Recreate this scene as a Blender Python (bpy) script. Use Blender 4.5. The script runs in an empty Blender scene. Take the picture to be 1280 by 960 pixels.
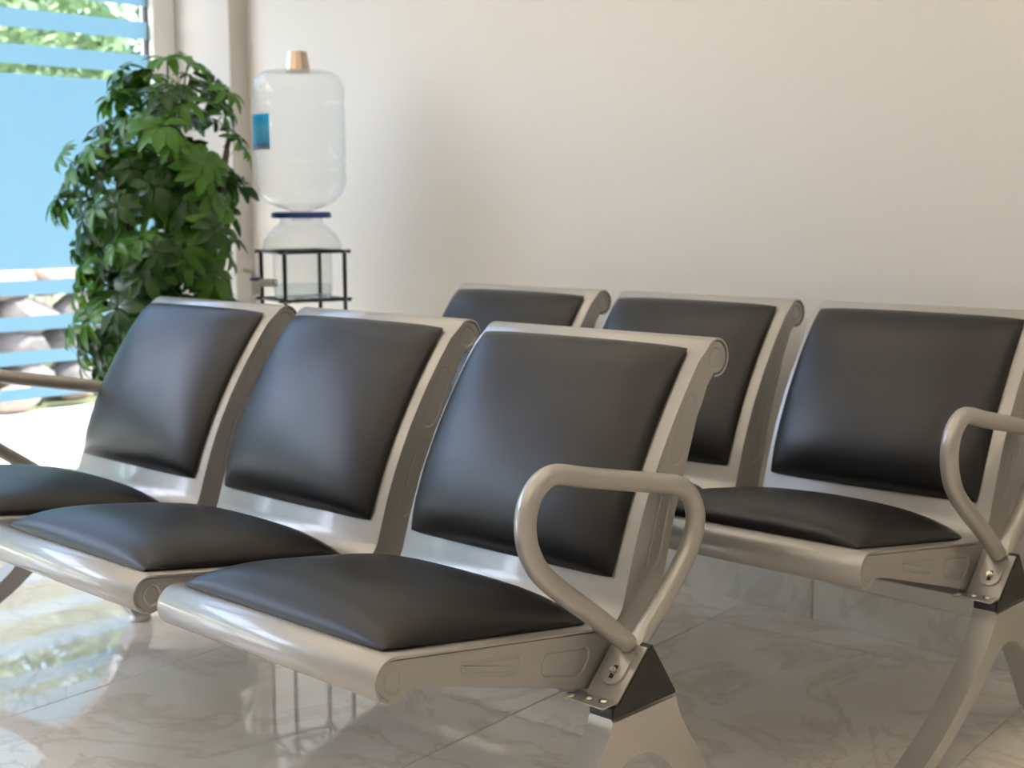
import bpy, bmesh, math, random
from mathutils import Vector, Matrix
random.seed(7)
S = bpy.context.scene
COL = S.collection
PI = math.pi

# ------------------------------------------------------------------ camera
cam_d = bpy.data.cameras.new('camera')
cam = bpy.data.objects.new('camera', cam_d)
COL.objects.link(cam)
S.camera = cam
F_PX, YAW, PITCH, ROLL = 1675.67, 0.75689, 0.131257, -0.005306
CAM = Vector((1.23688, -1.05953, 1.01964))
fw = Vector((-math.sin(YAW)*math.cos(PITCH), math.cos(YAW)*math.cos(PITCH), -math.sin(PITCH)))
rt = Vector((math.cos(YAW), math.sin(YAW), 0))
up = rt.cross(fw)
r2 = rt*math.cos(ROLL) + up*math.sin(ROLL)
u2 = -rt*math.sin(ROLL) + up*math.cos(ROLL)
M = Matrix((r2, u2, -fw)).transposed().to_4x4()
M.translation = CAM
cam.matrix_world = M
cam_d.sensor_fit = 'HORIZONTAL'
cam_d.sensor_width = 36.0
cam_d.lens = F_PX/1280*36.0
cam_d.clip_start = 0.02
cam_d.dof.use_dof = True
cam_d.dof.focus_distance = 1.95
cam_d.dof.aperture_fstop = 5.6

# ------------------------------------------------------------------ sky, sun, fill lights, exposure
world = bpy.data.worlds.new('world')
S.world = world
world.use_nodes = True
wn = world.node_tree
wbg = wn.nodes['Background']
sky = wn.nodes.new('ShaderNodeTexSky')
sky.sky_type = 'NISHITA'
sky.sun_disc = False
sky.sun_elevation = math.radians(52)
sky.sun_rotation = math.radians(200)
wn.links.new(sky.outputs[0], wbg.inputs[0])
sky.dust_density = 2.5
sky.air_density = 0.8
wbg.inputs[1].default_value = 1.25

sun_d = bpy.data.lights.new('sun', 'SUN')
sun_d.energy = 11.0
sun_d.angle = math.radians(1.5)
sun_d.color = (1.0, 0.96, 0.9)
sun = bpy.data.objects.new('sun', sun_d)
COL.objects.link(sun)
sun.rotation_euler = Vector((-0.25, -0.62, -0.95)).to_track_quat('-Z', 'Y').to_euler()

FILL_W = 24.5
FILL_COL = (1.0, 0.845, 0.665)
S.view_settings.view_transform = 'Standard'
S.view_settings.look = 'None'
S.view_settings.exposure = 0.30
S.view_settings.gamma = 1.0
S.view_settings.use_curve_mapping = False
S.cycles.use_denoising = True
S.cycles.max_bounces = 10
S.cycles.transparent_max_bounces = 24
S.cycles.caustics_reflective = False
S.cycles.caustics_refractive = False

# ------------------------------------------------------------------ materials
def srgb(r, g, b):
    def f(c):
        c /= 255.0
        return c/12.92 if c <= 0.04045 else ((c+0.055)/1.055)**2.4
    return (f(r), f(g), f(b), 1.0)

def mat(name, color, rough=0.5, metal=0.0, spec=0.5, coat=0.0, bump=None, vary=None, coat_rough=0.1):
    m = bpy.data.materials.new(name)
    m.use_nodes = True
    nt = m.node_tree
    b = nt.nodes['Principled BSDF']
    b.inputs['Base Color'].default_value = color
    b.inputs['Roughness'].default_value = rough
    b.inputs['Metallic'].default_value = metal
    b.inputs['Specular IOR Level'].default_value = spec
    b.inputs['Coat Weight'].default_value = coat
    b.inputs['Coat Roughness'].default_value = coat_rough
    tc = nt.nodes.new('ShaderNodeTexCoord')
    if vary:
        scale, amt = vary
        n = nt.nodes.new('ShaderNodeTexNoise')
        n.inputs['Scale'].default_value = scale
        n.inputs['Detail'].default_value = 4
        nt.links.new(tc.outputs['Object'], n.inputs['Vector'])
        hs = nt.nodes.new('ShaderNodeHueSaturation')
        mr = nt.nodes.new('ShaderNodeMapRange')
        mr.inputs['To Min'].default_value = 1-amt
        mr.inputs['To Max'].default_value = 1+amt
        nt.links.new(n.outputs['Fac'], mr.inputs['Value'])
        nt.links.new(mr.outputs[0], hs.inputs['Value'])
        hs.inputs['Color'].default_value = color
        nt.links.new(hs.outputs[0], b.inputs['Base Color'])
    if bump:
        scale, strength, dist = bump
        n = nt.nodes.new('ShaderNodeTexNoise')
        n.inputs['Scale'].default_value = scale
        n.inputs['Detail'].default_value = 5
        nt.links.new(tc.outputs['Object'], n.inputs['Vector'])
        bp = nt.nodes.new('ShaderNodeBump')
        bp.inputs['Strength'].default_value = strength
        bp.inputs['Distance'].default_value = dist
        nt.links.new(n.outputs['Fac'], bp.inputs['Height'])
        nt.links.new(bp.outputs[0], b.inputs['Normal'])
    return m

def clear_mat(name, tint=(1, 1, 1, 1), rough=0.02, edge=1.0, ior=1.45, haze=0.0, haze_col=(0.8, 0.8, 0.8, 1)):
    """thin clear sheet: lets light straight through, fresnel gloss on top, optional milky haze"""
    m = bpy.data.materials.new(name)
    m.use_nodes = True
    nt = m.node_tree
    nt.nodes.clear()
    out = nt.nodes.new('ShaderNodeOutputMaterial')
    tr = nt.nodes.new('ShaderNodeBsdfTransparent')
    tr.inputs[0].default_value = tint
    gl = nt.nodes.new('ShaderNodeBsdfGlossy')
    gl.inputs['Roughness'].default_value = rough
    fl = nt.nodes.new('ShaderNodeLayerWeight')
    fl.inputs[0].default_value = 0.5
    pw = nt.nodes.new('ShaderNodeMath')
    pw.operation = 'POWER'
    pw.inputs[1].default_value = 5.0
    nt.links.new(fl.outputs['Facing'], pw.inputs[0])
    fr = nt.nodes.new('ShaderNodeMapRange')          # Schlick reflectance, the same from both sides
    f0 = ((ior-1)/(ior+1))**2
    fr.inputs['To Min'].default_value = f0
    fr.inputs['To Max'].default_value = edge
    nt.links.new(pw.outputs[0], fr.inputs['Value'])
    mx = nt.nodes.new('ShaderNodeMixShader')
    nt.links.new(fr.outputs[0], mx.inputs[0])
    last = tr
    if haze > 0:
        df = nt.nodes.new('ShaderNodeBsdfDiffuse')
        df.inputs[0].default_value = haze_col
        tl = nt.nodes.new('ShaderNodeBsdfTranslucent')
        tl.inputs[0].default_value = haze_col
        m1 = nt.nodes.new('ShaderNodeMixShader')
        m1.inputs[0].default_value = 0.5
        nt.links.new(df.outputs[0], m1.inputs[1])
        nt.links.new(tl.outputs[0], m1.inputs[2])
        m2 = nt.nodes.new('ShaderNodeMixShader')
        lw = nt.nodes.new('ShaderNodeLayerWeight')
        lw.inputs[0].default_value = 0.35
        mr = nt.nodes.new('ShaderNodeMapRange')
        mr.inputs['To Min'].default_value = haze
        mr.inputs['To Max'].default_value = min(1.0, haze*3.0)
        nt.links.new(lw.outputs['Facing'], mr.inputs['Value'])
        nt.links.new(mr.outputs[0], m2.inputs[0])
        nt.links.new(tr.outputs[0], m2.inputs[1])
        nt.links.new(m1.outputs[0], m2.inputs[2])
        last = m2
    nt.links.new(last.outputs[0], mx.inputs[1])
    nt.links.new(gl.outputs[0], mx.inputs[2])
    nt.links.new(mx.outputs[0], out.inputs[0])
    return m

def film_mat():
    m = bpy.data.materials.new('frosted_film')
    m.use_nodes = True
    nt = m.node_tree
    nt.nodes.clear()
    out = nt.nodes.new('ShaderNodeOutputMaterial')
    tl = nt.nodes.new('ShaderNodeBsdfTranslucent')
    tl.inputs[0].default_value = (0.375, 0.52, 0.58, 1)
    df = nt.nodes.new('ShaderNodeBsdfDiffuse')
    df.inputs[0].default_value = (0.45, 0.60, 0.66, 1)
    mx = nt.nodes.new('ShaderNodeMixShader')
    mx.inputs[0].default_value = 0.2
    nt.links.new(tl.outputs[0], mx.inputs[1])
    nt.links.new(df.outputs[0], mx.inputs[2])
    nt.links.new(mx.outputs[0], out.inputs[0])
    return m

def marble_mat(name, c1, c2, vein, rough=0.06, tile_var=0.10, spec=0.5):
    m = bpy.data.materials.new(name)
    m.use_nodes = True
    nt = m.node_tree
    L = nt.links.new
    b = nt.nodes['Principled BSDF']
    geo = nt.nodes.new('ShaderNodeNewGeometry')
    oi = nt.nodes.new('ShaderNodeObjectInfo')
    add = nt.nodes.new('ShaderNodeVectorMath')
    add.operation = 'MULTIPLY_ADD'
    cmb = nt.nodes.new('ShaderNodeCombineXYZ')
    for i in range(3):
        L(oi.outputs['Random'], cmb.inputs[i])
    L(cmb.outputs[0], add.inputs[0])
    add.inputs[1].default_value = (37.0, 53.0, 11.0)
    L(geo.outputs['Position'], add.inputs[2])
    n1 = nt.nodes.new('ShaderNodeTexNoise')
    n1.inputs['Scale'].default_value = 2.1
    n1.inputs['Detail'].default_value = 7
    n1.inputs['Roughness'].default_value = 0.62
    n1.inputs['Distortion'].default_value = 1.2
    L(add.outputs[0], n1.inputs['Vector'])
    r1 = nt.nodes.new('ShaderNodeValToRGB')
    r1.color_ramp.elements[0].position = 0.30
    r1.color_ramp.elements[0].color = c1
    r1.color_ramp.elements[1].position = 0.70
    r1.color_ramp.elements[1].color = c2
    L(n1.outputs['Fac'], r1.inputs[0])
    # thin veins
    n2 = nt.nodes.new('ShaderNodeTexNoise')
    n2.inputs['Scale'].default_value = 2.4
    n2.inputs['Detail'].default_value = 9
    n2.inputs['Roughness'].default_value = 0.6
    n2.inputs['Distortion'].default_value = 1.8
    L(add.outputs[0], n2.inputs['Vector'])
    r2_ = nt.nodes.new('ShaderNodeValToRGB')
    e = r2_.color_ramp.elements
    e[0].position = 0.462
    e[0].color = (0, 0, 0, 1)
    e[1].position = 0.538
    e[1].color = (0, 0, 0, 1)
    k = e.new(0.5)
    k.color = (1, 1, 1, 1)
    L(n2.outputs['Fac'], r2_.inputs[0])
    mul = nt.nodes.new('ShaderNodeMath')
    mul.operation = 'MULTIPLY'
    mul.inputs[1].default_value = 0.42
    L(r2_.outputs[0], mul.inputs[0])
    mx = nt.nodes.new('ShaderNodeMix')
    mx.data_type = 'RGBA'
    L(mul.outputs[0], mx.inputs[0])
    L(r1.outputs[0], mx.inputs[6])
    mx.inputs[7].default_value = vein
    hs = nt.nodes.new('ShaderNodeHueSaturation')
    mr = nt.nodes.new('ShaderNodeMapRange')
    mr.inputs['To Min'].default_value = 1-tile_var
    mr.inputs['To Max'].default_value = 1+tile_var
    L(oi.outputs['Random'], mr.inputs['Value'])
    L(mr.outputs[0], hs.inputs['Value'])
    L(mx.outputs[2], hs.inputs['Color'])
    L(hs.outputs[0], b.inputs['Base Color'])
    b.inputs['Roughness'].default_value = rough
    b.inputs['Specular IOR Level'].default_value = spec
    b.inputs['Coat Weight'].default_value = 0.5 if rough < 0.05 else 0.0
    b.inputs['Coat Roughness'].default_value = rough
    return m

def fill_mat(name, color, strength):
    m = bpy.data.materials.new(name)
    m.use_nodes = True
    b = m.node_tree.nodes['Principled BSDF']
    b.inputs['Base Color'].default_value = (0.9, 0.9, 0.9, 1)
    b.inputs['Emission Color'].default_value = color
    b.inputs['Emission Strength'].default_value = strength
    return m

M_WALL = mat('wall_paint', (0.64, 0.60, 0.54, 1), 0.75, bump=(180, 0.05, 0.002))
M_CEIL = mat('ceiling_paint', (0.82, 0.80, 0.76, 1), 0.85)
M_COLUMN = mat('column_paint', (0.54, 0.515, 0.475, 1), 0.7)
M_TILE = marble_mat('marble_tile', (0.84, 0.765, 0.68, 1), (0.96, 0.94, 0.90, 1), (0.60, 0.52, 0.43, 1), 0.02, 0.07, 0.9)
M_SKIRT = marble_mat('marble_skirting', (0.58, 0.56, 0.52, 1), (0.76, 0.74, 0.70, 1), (0.46, 0.43, 0.39, 1), 0.15, 0.02)
M_GROUT = mat('grout', (0.30, 0.26, 0.21, 1), 0.8)
M_METAL = mat('silver_enamel', (0.36, 0.35, 0.33, 1), 0.36, 0.35, 0.5, coat=0.7, bump=(900, 0.03, 0.0004), coat_rough=0.09)
M_ARM = mat('arm_enamel', (0.41, 0.39, 0.36, 1), 0.28, 0.30, 0.5, coat=0.6, coat_rough=0.08, bump=(40, 0.03, 0.001))
M_CAST = mat('cast_aluminium', (0.50, 0.485, 0.46, 1), 0.30, 0.6, 0.5, coat=0.2, bump=(60, 0.06, 0.001))
M_LEATHER = mat('black_leatherette', (0.006, 0.0058, 0.006, 1), 0.37, 0.0, 0.48, bump=(700, 0.10, 0.0006))
M_PLASTIC = mat('black_plastic', (0.012, 0.012, 0.012, 1), 0.45)
M_BOLT = mat('zinc_bolt', (0.62, 0.58, 0.5, 1), 0.25, 1.0, bump=(300, 0.1, 0.0005))
M_BEAM = mat('beam_steel', (0.40, 0.39, 0.37, 1), 0.45, 0.3)
M_GLIDE = mat('white_glide', (0.72, 0.72, 0.70, 1), 0.35)
M_FRAME = mat('white_frame', (0.80, 0.80, 0.78, 1), 0.4)
M_GASKET = mat('black_gasket', (0.02, 0.02, 0.022, 1), 0.6)
M_GLASS = clear_mat('window_glass', (0.96, 0.99, 0.98, 1), 0.01)
M_FILM = film_mat()
M_PET = clear_mat('clear_plastic', (0.95, 0.955, 0.95, 1), 0.05, haze=0.035, haze_col=(0.80, 0.82, 0.80, 1))
M_JAR = clear_mat('clear_jar', (0.92, 0.93, 0.92, 1), 0.03, haze=0.03, haze_col=(0.78, 0.78, 0.76, 1))
M_WATER = clear_mat('water', (0.90, 0.94, 0.95, 1), 0.0, ior=1.33)
M_BLUE = mat('blue_plastic', srgb(40, 70, 135), 0.4)
M_WIRE = mat('black_wire', (0.02, 0.02, 0.022, 1), 0.4, 0.3)
M_TAP = mat('white_tap', (0.78, 0.76, 0.74, 1), 0.3)
M_CUP = mat('brushed_cup', (0.50, 0.39, 0.29, 1), 0.22, 0.9)
def leaf_mat(name, color, thin, rough):
    m = mat(name, color, rough, 0, 0.4, vary=(6, 0.4))
    nt = m.node_tree
    b = nt.nodes['Principled BSDF']
    out = nt.nodes['Material Output']
    tl = nt.nodes.new('ShaderNodeBsdfTranslucent')
    tl.inputs[0].default_value = thin
    mx = nt.nodes.new('ShaderNodeMixShader')
    mx.inputs[0].default_value = 0.22
    nt.links.new(b.outputs[0], mx.inputs[1])
    nt.links.new(tl.outputs[0], mx.inputs[2])
    nt.links.new(mx.outputs[0], out.inputs[0])
    return m
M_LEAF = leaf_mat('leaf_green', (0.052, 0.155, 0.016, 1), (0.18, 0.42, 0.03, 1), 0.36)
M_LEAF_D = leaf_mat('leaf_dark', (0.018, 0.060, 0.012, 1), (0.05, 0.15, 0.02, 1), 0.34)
M_STEM = mat('plant_stem', (0.10, 0.075, 0.04, 1), 0.7)
M_POT = mat('pot_ceramic', (0.70, 0.68, 0.64, 1), 0.3)
M_SOIL = mat('soil', (0.03, 0.02, 0.013, 1), 0.95, bump=(60, 0.8, 0.01))
M_PATIO = mat('patio_concrete', (0.72, 0.72, 0.70, 1), 0.8, vary=(2.0, 0.12))
M_STONE = mat('garden_stone', (0.20, 0.175, 0.155, 1), 0.85, vary=(5, 0.4), bump=(14, 0.5, 0.02))
M_STONE_P = mat('pink_stone', (0.30, 0.22, 0.17, 1), 0.85, vary=(5, 0.3), bump=(14, 0.5, 0.02))
M_BUSH = mat('bush_leaf', (0.19, 0.29, 0.12, 1), 0.5, vary=(3, 0.4))
M_BUSH_D = mat('bush_leaf_dark', (0.09, 0.14, 0.085, 1), 0.5, vary=(3, 0.4))
M_BARK = mat('pale_bark', (0.46, 0.36, 0.29, 1), 0.8, vary=(8, 0.25), bump=(30, 0.5, 0.01))
M_LAWN = mat('garden_soil', (0.16, 0.17, 0.08, 1), 0.9, vary=(4, 0.4))

def label_mat():
    m = bpy.data.materials.new('blue_label')
    m.use_nodes = True
    nt = m.node_tree
    b = nt.nodes['Principled BSDF']
    tc = nt.nodes.new('ShaderNodeTexCoord')
    sp = nt.nodes.new('ShaderNodeSeparateXYZ')
    nt.links.new(tc.outputs['Generated'], sp.inputs[0])
    cr = nt.nodes.new('ShaderNodeValToRGB')
    e = cr.color_ramp.elements
    e[0].position = 0.0
    e[0].color = srgb(150, 170, 200)
    e[1].position = 1.0
    e[1].color = srgb(40, 185, 245)
    for p, c in ((0.16, srgb(95, 145, 200)), (0.2, srgb(85, 185, 240)), (0.62, srgb(95, 195, 245)), (0.8, srgb(30, 175, 245))):
        k = e.new(p)
        k.color = c
    nt.links.new(sp.outputs[2], cr.inputs[0])
    nt.links.new(cr.outputs[0], b.inputs['Base Color'])
    b.inputs['Roughness'].default_value = 0.4
    return m
M_LABEL = label_mat()

# ------------------------------------------------------------------ helpers
def link(name, me, parent=None, loc=(0, 0, 0)):
    o = bpy.data.objects.new(name, me)
    COL.objects.link(o)
    o.location = loc
    if parent:
        o.parent = parent
    return o

def mesh_from(name, bm, m, smooth=True, angle=35):
    bmesh.ops.recalc_face_normals(bm, faces=bm.faces[:])
    me = bpy.data.meshes.new(name)
    bm.to_mesh(me)
    bm.free()
    for mm in (m if isinstance(m, (list, tuple)) else [m]):
        me.materials.append(mm)
    if smooth:
        me.polygons.foreach_set('use_smooth', [True]*len(me.polygons))
        me.set_sharp_from_angle(angle=math.radians(angle))
    return me

def tag(o, label=None, cat=None, group=None, kind=None):
    if label:
        o['label'] = label
    if cat:
        o['category'] = cat
    if group:
        o['group'] = group
    if kind:
        o['kind'] = kind
    return o

def empty(name, loc, rz=0.0):
    o = bpy.data.objects.new(name, None)
    COL.objects.link(o)
    o.location = loc
    o.rotation_euler = (0, 0, rz)
    o.empty_display_size = 0.1
    return o

def add_box(bm, x0, x1, y0, y1, z0, z1, bevel=0.0, seg=2):
    vs = [bm.verts.new(p) for p in ((x0, y0, z0), (x1, y0, z0), (x1, y1, z0), (x0, y1, z0),
                                    (x0, y0, z1), (x1, y0, z1), (x1, y1, z1), (x0, y1, z1))]
    fs = [bm.faces.new([vs[i] for i in q]) for q in ((3, 2, 1, 0), (4, 5, 6, 7), (0, 1, 5, 4), (1, 2, 6, 5), (2, 3, 7, 6), (3, 0, 4, 7))]
    if bevel:
        es = list({e for f in fs for e in f.edges})
        bmesh.ops.bevel(bm, geom=es, offset=bevel, segments=seg, affect='EDGES', profile=0.5)
    return vs

def box_obj(name, dims, m, parent=None, bevel=0.0, loc=(0, 0, 0)):
    bm = bmesh.new()
    add_box(bm, *dims, bevel=bevel)
    return link(name, mesh_from(name, bm, m), parent, loc)

def add_sweep(bm, pts, sec, closed=False, cap=True):
    """sweep: pts list of Vector, sec(i) -> list of (a,b) offsets along the side and up axes"""
    pts = [Vector(p) for p in pts]
    n = len(pts)
    rings = []
    prev_u = None
    for i in range(n):
        if closed:
            t = pts[(i+1) % n]-pts[i-1]
        else:
            t = pts[min(i+1, n-1)]-pts[max(i-1, 0)]
        t.normalize()
        if prev_u is None:
            ref = Vector((1, 0, 0)) if abs(t.x) < 0.9 else Vector((0, 1, 0))
            u = (ref - t*ref.dot(t)).normalized()
        else:
            u = (prev_u - t*prev_u.dot(t)).normalized()
        prev_u = u
        v = t.cross(u)
        rings.append([bm.verts.new(pts[i]+u*a+v*b) for a, b in sec(i)])
    m = len(rings[0])
    rng = range(n if closed else n-1)
    for i in rng:
        A, B = rings[i], rings[(i+1) % n]
        for j in range(m):
            bm.faces.new((A[j], A[(j+1) % m], B[(j+1) % m], B[j]))
    if cap and not closed:
        bm.faces.new(list(reversed(rings[0])))
        bm.faces.new(rings[-1])
    return rings

def circ(r, k=12):
    return [(r*math.cos(2*PI*i/k), r*math.sin(2*PI*i/k)) for i in range(k)]

def add_tube(bm, pts, r, k=10, closed=False):
    rr = r if callable(r) else (lambda i: r)
    add_sweep(bm, pts, lambda i: circ(rr(i), k), closed)

def add_lathe(bm, prof, k=32, c=(0, 0), cap_top=False, cap_bot=False):
    rings = []
    for r, z in prof:
        rings.append([bm.verts.new((c[0]+r*math.cos(2*PI*i/k), c[1]+r*math.sin(2*PI*i/k), z)) for i in range(k)])
    for a, b in zip(rings, rings[1:]):
        for j in range(k):
            bm.faces.new((a[j], a[(j+1) % k], b[(j+1) % k], b[j]))
    if cap_bot:
        bm.faces.new(list(reversed(rings[0])))
    if cap_top:
        bm.faces.new(rings[-1])

def add_cyl(bm, p0, p1, r, k=16):
    add_tube(bm, [p0, p1], r, k)

def round_path(pts, rad, seg=6):
    """round the inner corners of a 2-D polyline"""
    out = [pts[0]]
    for i in range(1, len(pts)-1):
        p, a, b = Vector(pts[i]), Vector(pts[i-1]), Vector(pts[i+1])
        r = rad[i] if isinstance(rad, (list, dict)) else rad
        la, lb = (a-p).length, (b-p).length
        d = min(r, la*0.49, lb*0.49)
        q0, q1 = p+(a-p).normalized()*d, p+(b-p).normalized()*d
        for k in range(seg+1):
            t = k/seg
            out.append(tuple(q0*(1-t)**2 + p*2*t*(1-t) + q1*t*t))
    out.append(pts[-1])
    return out

def catmull(pts, sub=6, closed=False):
    P = [Vector(p) for p in pts]
    n = len(P)
    out = []
    rng = range(n) if closed else range(n-1)
    for i in rng:
        if closed:
            a, b, c, d = P[i-1], P[i], P[(i+1) % n], P[(i+2) % n]
        else:
            a, b, c, d = P[max(i-1, 0)], P[i], P[i+1], P[min(i+2, n-1)]
        for k in range(sub):
            t = k/sub
            out.append(0.5*((2*b)+(c-a)*t+(2*a-5*b+4*c-d)*t*t+(3*b-a-3*c+d)*t**3))
    if not closed:
        out.append(P[-1])
    return out

# ------------------------------------------------------------------ room
X_WIN, X_R, Y_F, Z_C = -3.40, 3.4, -3.6, 2.9
def wall_y(x):
    return 1.842 - 0.085*(x+0.797)
WR = math.atan(-0.085)

# back wall (turned five degrees to the benches)
bm = bmesh.new()
xa, xb = X_WIN-0.14, X_R+0.15
v = [bm.verts.new(p) for p in ((xa, wall_y(xa), 0), (xb, wall_y(xb), 0), (xb, wall_y(xb)+0.15, 0), (xa, wall_y(xa)+0.15, 0))]
f = bm.faces.new(v)
e = bmesh.ops.extrude_face_region(bm, geom=[f])
bmesh.ops.translate(bm, verts=[g for g in e['geom'] if isinstance(g, bmesh.types.BMVert)], vec=(0, 0, Z_C))
tag(link('wall_back', mesh_from('wall_back', bm, M_WALL, False)), kind='structure')

tag(box_obj('wall_right', (X_R, X_R+0.15, Y_F, wall_y(X_R), 0, Z_C), M_WALL), kind='structure')
tag(box_obj('wall_front', (X_WIN-0.14, X_R+0.15, Y_F-0.15, Y_F, 0, Z_C), M_WALL), kind='structure')
tag(box_obj('ceiling', (X_WIN-0.14, X_R+0.15, Y_F-0.15, wall_y(xa)+0.15, Z_C, Z_C+0.15), M_CEIL), kind='structure')
# corner column
tag(box_obj('trim_1', (X_WIN-0.14, -3.05, 1.95, wall_y(-3.1)+0.05, 0, Z_C), M_COLUMN, bevel=0.006), "cream column in the corner between the window and the back wall", kind='structure')
# header over the windows
tag(box_obj('wall_left', (X_WIN-0.14, X_WIN, Y_F, 1.95, 2.62, Z_C), M_WALL), kind='structure')

# floor: one slab with every marble tile laid on it
floor = tag(box_obj('floor', (X_WIN-0.14, X_R+0.15, Y_F-0.15, wall_y(xa)+0.15, -0.10, -0.004), M_GROUT), kind='structure')
TS = 0.80
g = 0.0012
TR = math.radians(5.0)
bm = bmesh.new()
add_box(bm, -TS/2+g, TS/2-g, -TS/2+g, TS/2-g, -0.012, 0.0, bevel=0.0012, seg=1)
tile_me = mesh_from('tile', bm, M_TILE, False)
o0 = Vector((-0.555, 0.83))
ex = Vector((math.cos(TR), math.sin(TR)))
ey = Vector((-math.sin(TR), math.cos(TR)))
def clip_poly(poly, inside, cut):
    out = []
    for i in range(len(poly)):
        a, b = poly[i-1], poly[i]
        ia, ib = inside(a), inside(b)
        if ia != ib:
            out.append(cut(a, b))
        if ib:
            out.append(b)
    return out
def clip_room(poly):
    def seg(a, b, fa, fb):
        t = fa/(fa-fb)
        return a+(b-a)*t
    for fn in (lambda p: p.x-X_WIN, lambda p: X_R-p.x, lambda p: p.y-Y_F, lambda p: wall_y(p.x)-p.y):
        poly = clip_poly(poly, lambda p: fn(p) >= 0, lambda a, b: seg(a, b, fn(a), fn(b)))
        if len(poly) < 3:
            return []
    return poly
for i in range(-7, 8):
    for j in range(-8, 4):
        c = o0 + ex*((i+0.5)*TS) + ey*((j+0.5)*TS)
        h = TS/2-g
        poly = [c+ex*a+ey*b for a, b in ((-h, -h), (h, -h), (h, h), (-h, h))]
        cl = clip_room(poly)
        if not cl:
            continue
        if len(cl) == 4 and all((p-q).length < 1e-6 for p, q in zip(sorted(cl, key=lambda p: (p.x, p.y)), sorted(poly, key=lambda p: (p.x, p.y)))):
            t = link('tile', tile_me, floor, (c.x, c.y, 0))
            t.rotation_euler = (0, 0, TR)
        else:
            bm = bmesh.new()
            lo = [bm.verts.new((p.x-c.x, p.y-c.y, -0.012)) for p in cl]
            hi = [bm.verts.new((p.x-c.x, p.y-c.y, 0.0)) for p in cl]
            n = len(cl)
            bm.faces.new(list(reversed(lo)))
            bm.faces.new(hi)
            for k in range(n):
                bm.faces.new((lo[k], lo[(k+1) % n], hi[(k+1) % n], hi[k]))
            link('tile', mesh_from('tile', bm, M_TILE, False), floor, (c.x, c.y, 0))

# marble skirting along the back wall, piece by piece
sk = empty('baseboard_back', (0, wall_y(0), 0), WR)
tag(sk, kind='structure')
bm = bmesh.new()
add_box(bm, 0.001, 0.799, -0.016, 0.0, 0.0, 0.10, bevel=0.002, seg=1)
sk_me = mesh_from('marble_piece', bm, M_SKIRT, False)
for k in range(-3, 4):
    link('marble_piece', sk_me, sk, (k*0.8-0.44, 0, 0))
tag(box_obj('baseboard_right', (X_R-0.014, X_R, Y_F, wall_y(X_R)-0.02, 0, 0.10), M_SKIRT), kind='structure')
tag(box_obj('baseboard_front', (X_WIN, X_R-0.02, Y_F, Y_F+0.014, 0, 0.10), M_SKIRT), kind='structure')

# windows of the left side: white frame, clear pane, frosted stripes
FILMS = [(0.325, 0.367), (0.453, 0.502), (0.578, 0.630), (0.708, 0.762), (0.802, 1.505), (1.540, 1.610), (1.668, 1.735), (1.792, 1.855)]
z = 1.915
while z < 2.50:
    FILMS.append((z, z+0.062))
    z += 0.125
def make_window(n, y0, y1):
    w = tag(empty('window_%d' % n, (X_WIN-0.05, (y0+y1)/2, 0)), kind='structure')
    hw = (y1-y0)/2
    fw_ = 0.10
    bm = bmesh.new()
    add_box(bm, -0.045, 0.045, -hw, -hw+fw_, 0.0, 2.62, 0.004, 1)
    add_box(bm, -0.045, 0.045, hw-fw_, hw, 0.0, 2.62, 0.004, 1)
    add_box(bm, -0.045, 0.045, -hw+fw_, hw-fw_, 2.54, 2.62, 0.004, 1)
    add_box(bm, -0.045, 0.045, -hw+fw_, hw-fw_, 0.0, 0.05, 0.004, 1)
    link('window_frame', mesh_from('window_frame', bm, M_FRAME), w)
    bm = bmesh.new()
    a, b = -hw+fw_, hw-fw_
    vs = [bm.verts.new(p) for p in ((0.012, a, 0.05), (0.012, b, 0.05), (0.012, b, 2.54), (0.012, a, 2.54))]
    bm.faces.new(vs)
    link('pane', mesh_from('pane', bm, M_GLASS, False), w)
    bm = bmesh.new()
    for yy in (a, b-0.012):
        add_box(bm, -0.012, 0.011, yy, yy+0.012, 0.05, 2.54)
    link('gasket', mesh_from('gasket', bm, M_GASKET, False), w)
    for z0, z1 in (FILMS if n == 1 else FILMS[:5]):      # unseen panes left clear above the wide band, to let more daylight in
        bm = bmesh.new()
        add_box(bm, 0.014, 0.0152, a+0.001, b-0.001, z0, z1)
        link('frosted_strip', mesh_from('frosted_strip', bm, M_FILM, False), w)
yw = 1.95
for n in (1, 2, 3):
    make_window(n, yw-1.85, yw)
    yw -= 1.85

# invented uplights, out of view: added fill light by way of the ceiling
M_FILL = fill_mat('fill_panel', FILL_COL+(1,), FILL_W)
WHERE = ('beside the window, nearest the back wall', 'away from the window, nearest the back wall', 'beside the window, middle row', 'away from the window, middle row',
         'beside the window, nearest the front wall', 'away from the window, nearest the front wall')
for k, (lx, ly) in enumerate(((-1.5, 0.75), (0.9, 0.75), (-1.5, -0.9), (0.9, -0.9), (-1.5, -2.5), (0.9, -2.5))):
    cl = empty('fill_uplight', (lx, ly, 2.35))
    tag(cl, 'added unseen fill light, slim white linear uplight hung ' + WHERE[k], 'lamp', 'added fill uplights')
    bm = bmesh.new()
    add_box(bm, -0.82, 0.82, -0.07, 0.07, -0.03, 0.03, 0.006, 2)
    link('housing', mesh_from('housing', bm, M_FRAME, True), cl)
    bm = bmesh.new()
    bm.faces.new([bm.verts.new(p) for p in ((-0.80, -0.06, 0.0315), (0.80, -0.06, 0.0315), (0.80, 0.06, 0.0315), (-0.80, 0.06, 0.0315))])
    link('diffuser', mesh_from('diffuser', bm, M_FILL, False), cl)
    for sx in (-0.7, 0.7):
        bm = bmesh.new()
        add_tube(bm, [(sx, 0, 0.03), (sx, 0, Z_C-2.35)], 0.002, 6)
        link('cable', mesh_from('cable', bm, M_WIRE), cl)

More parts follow.
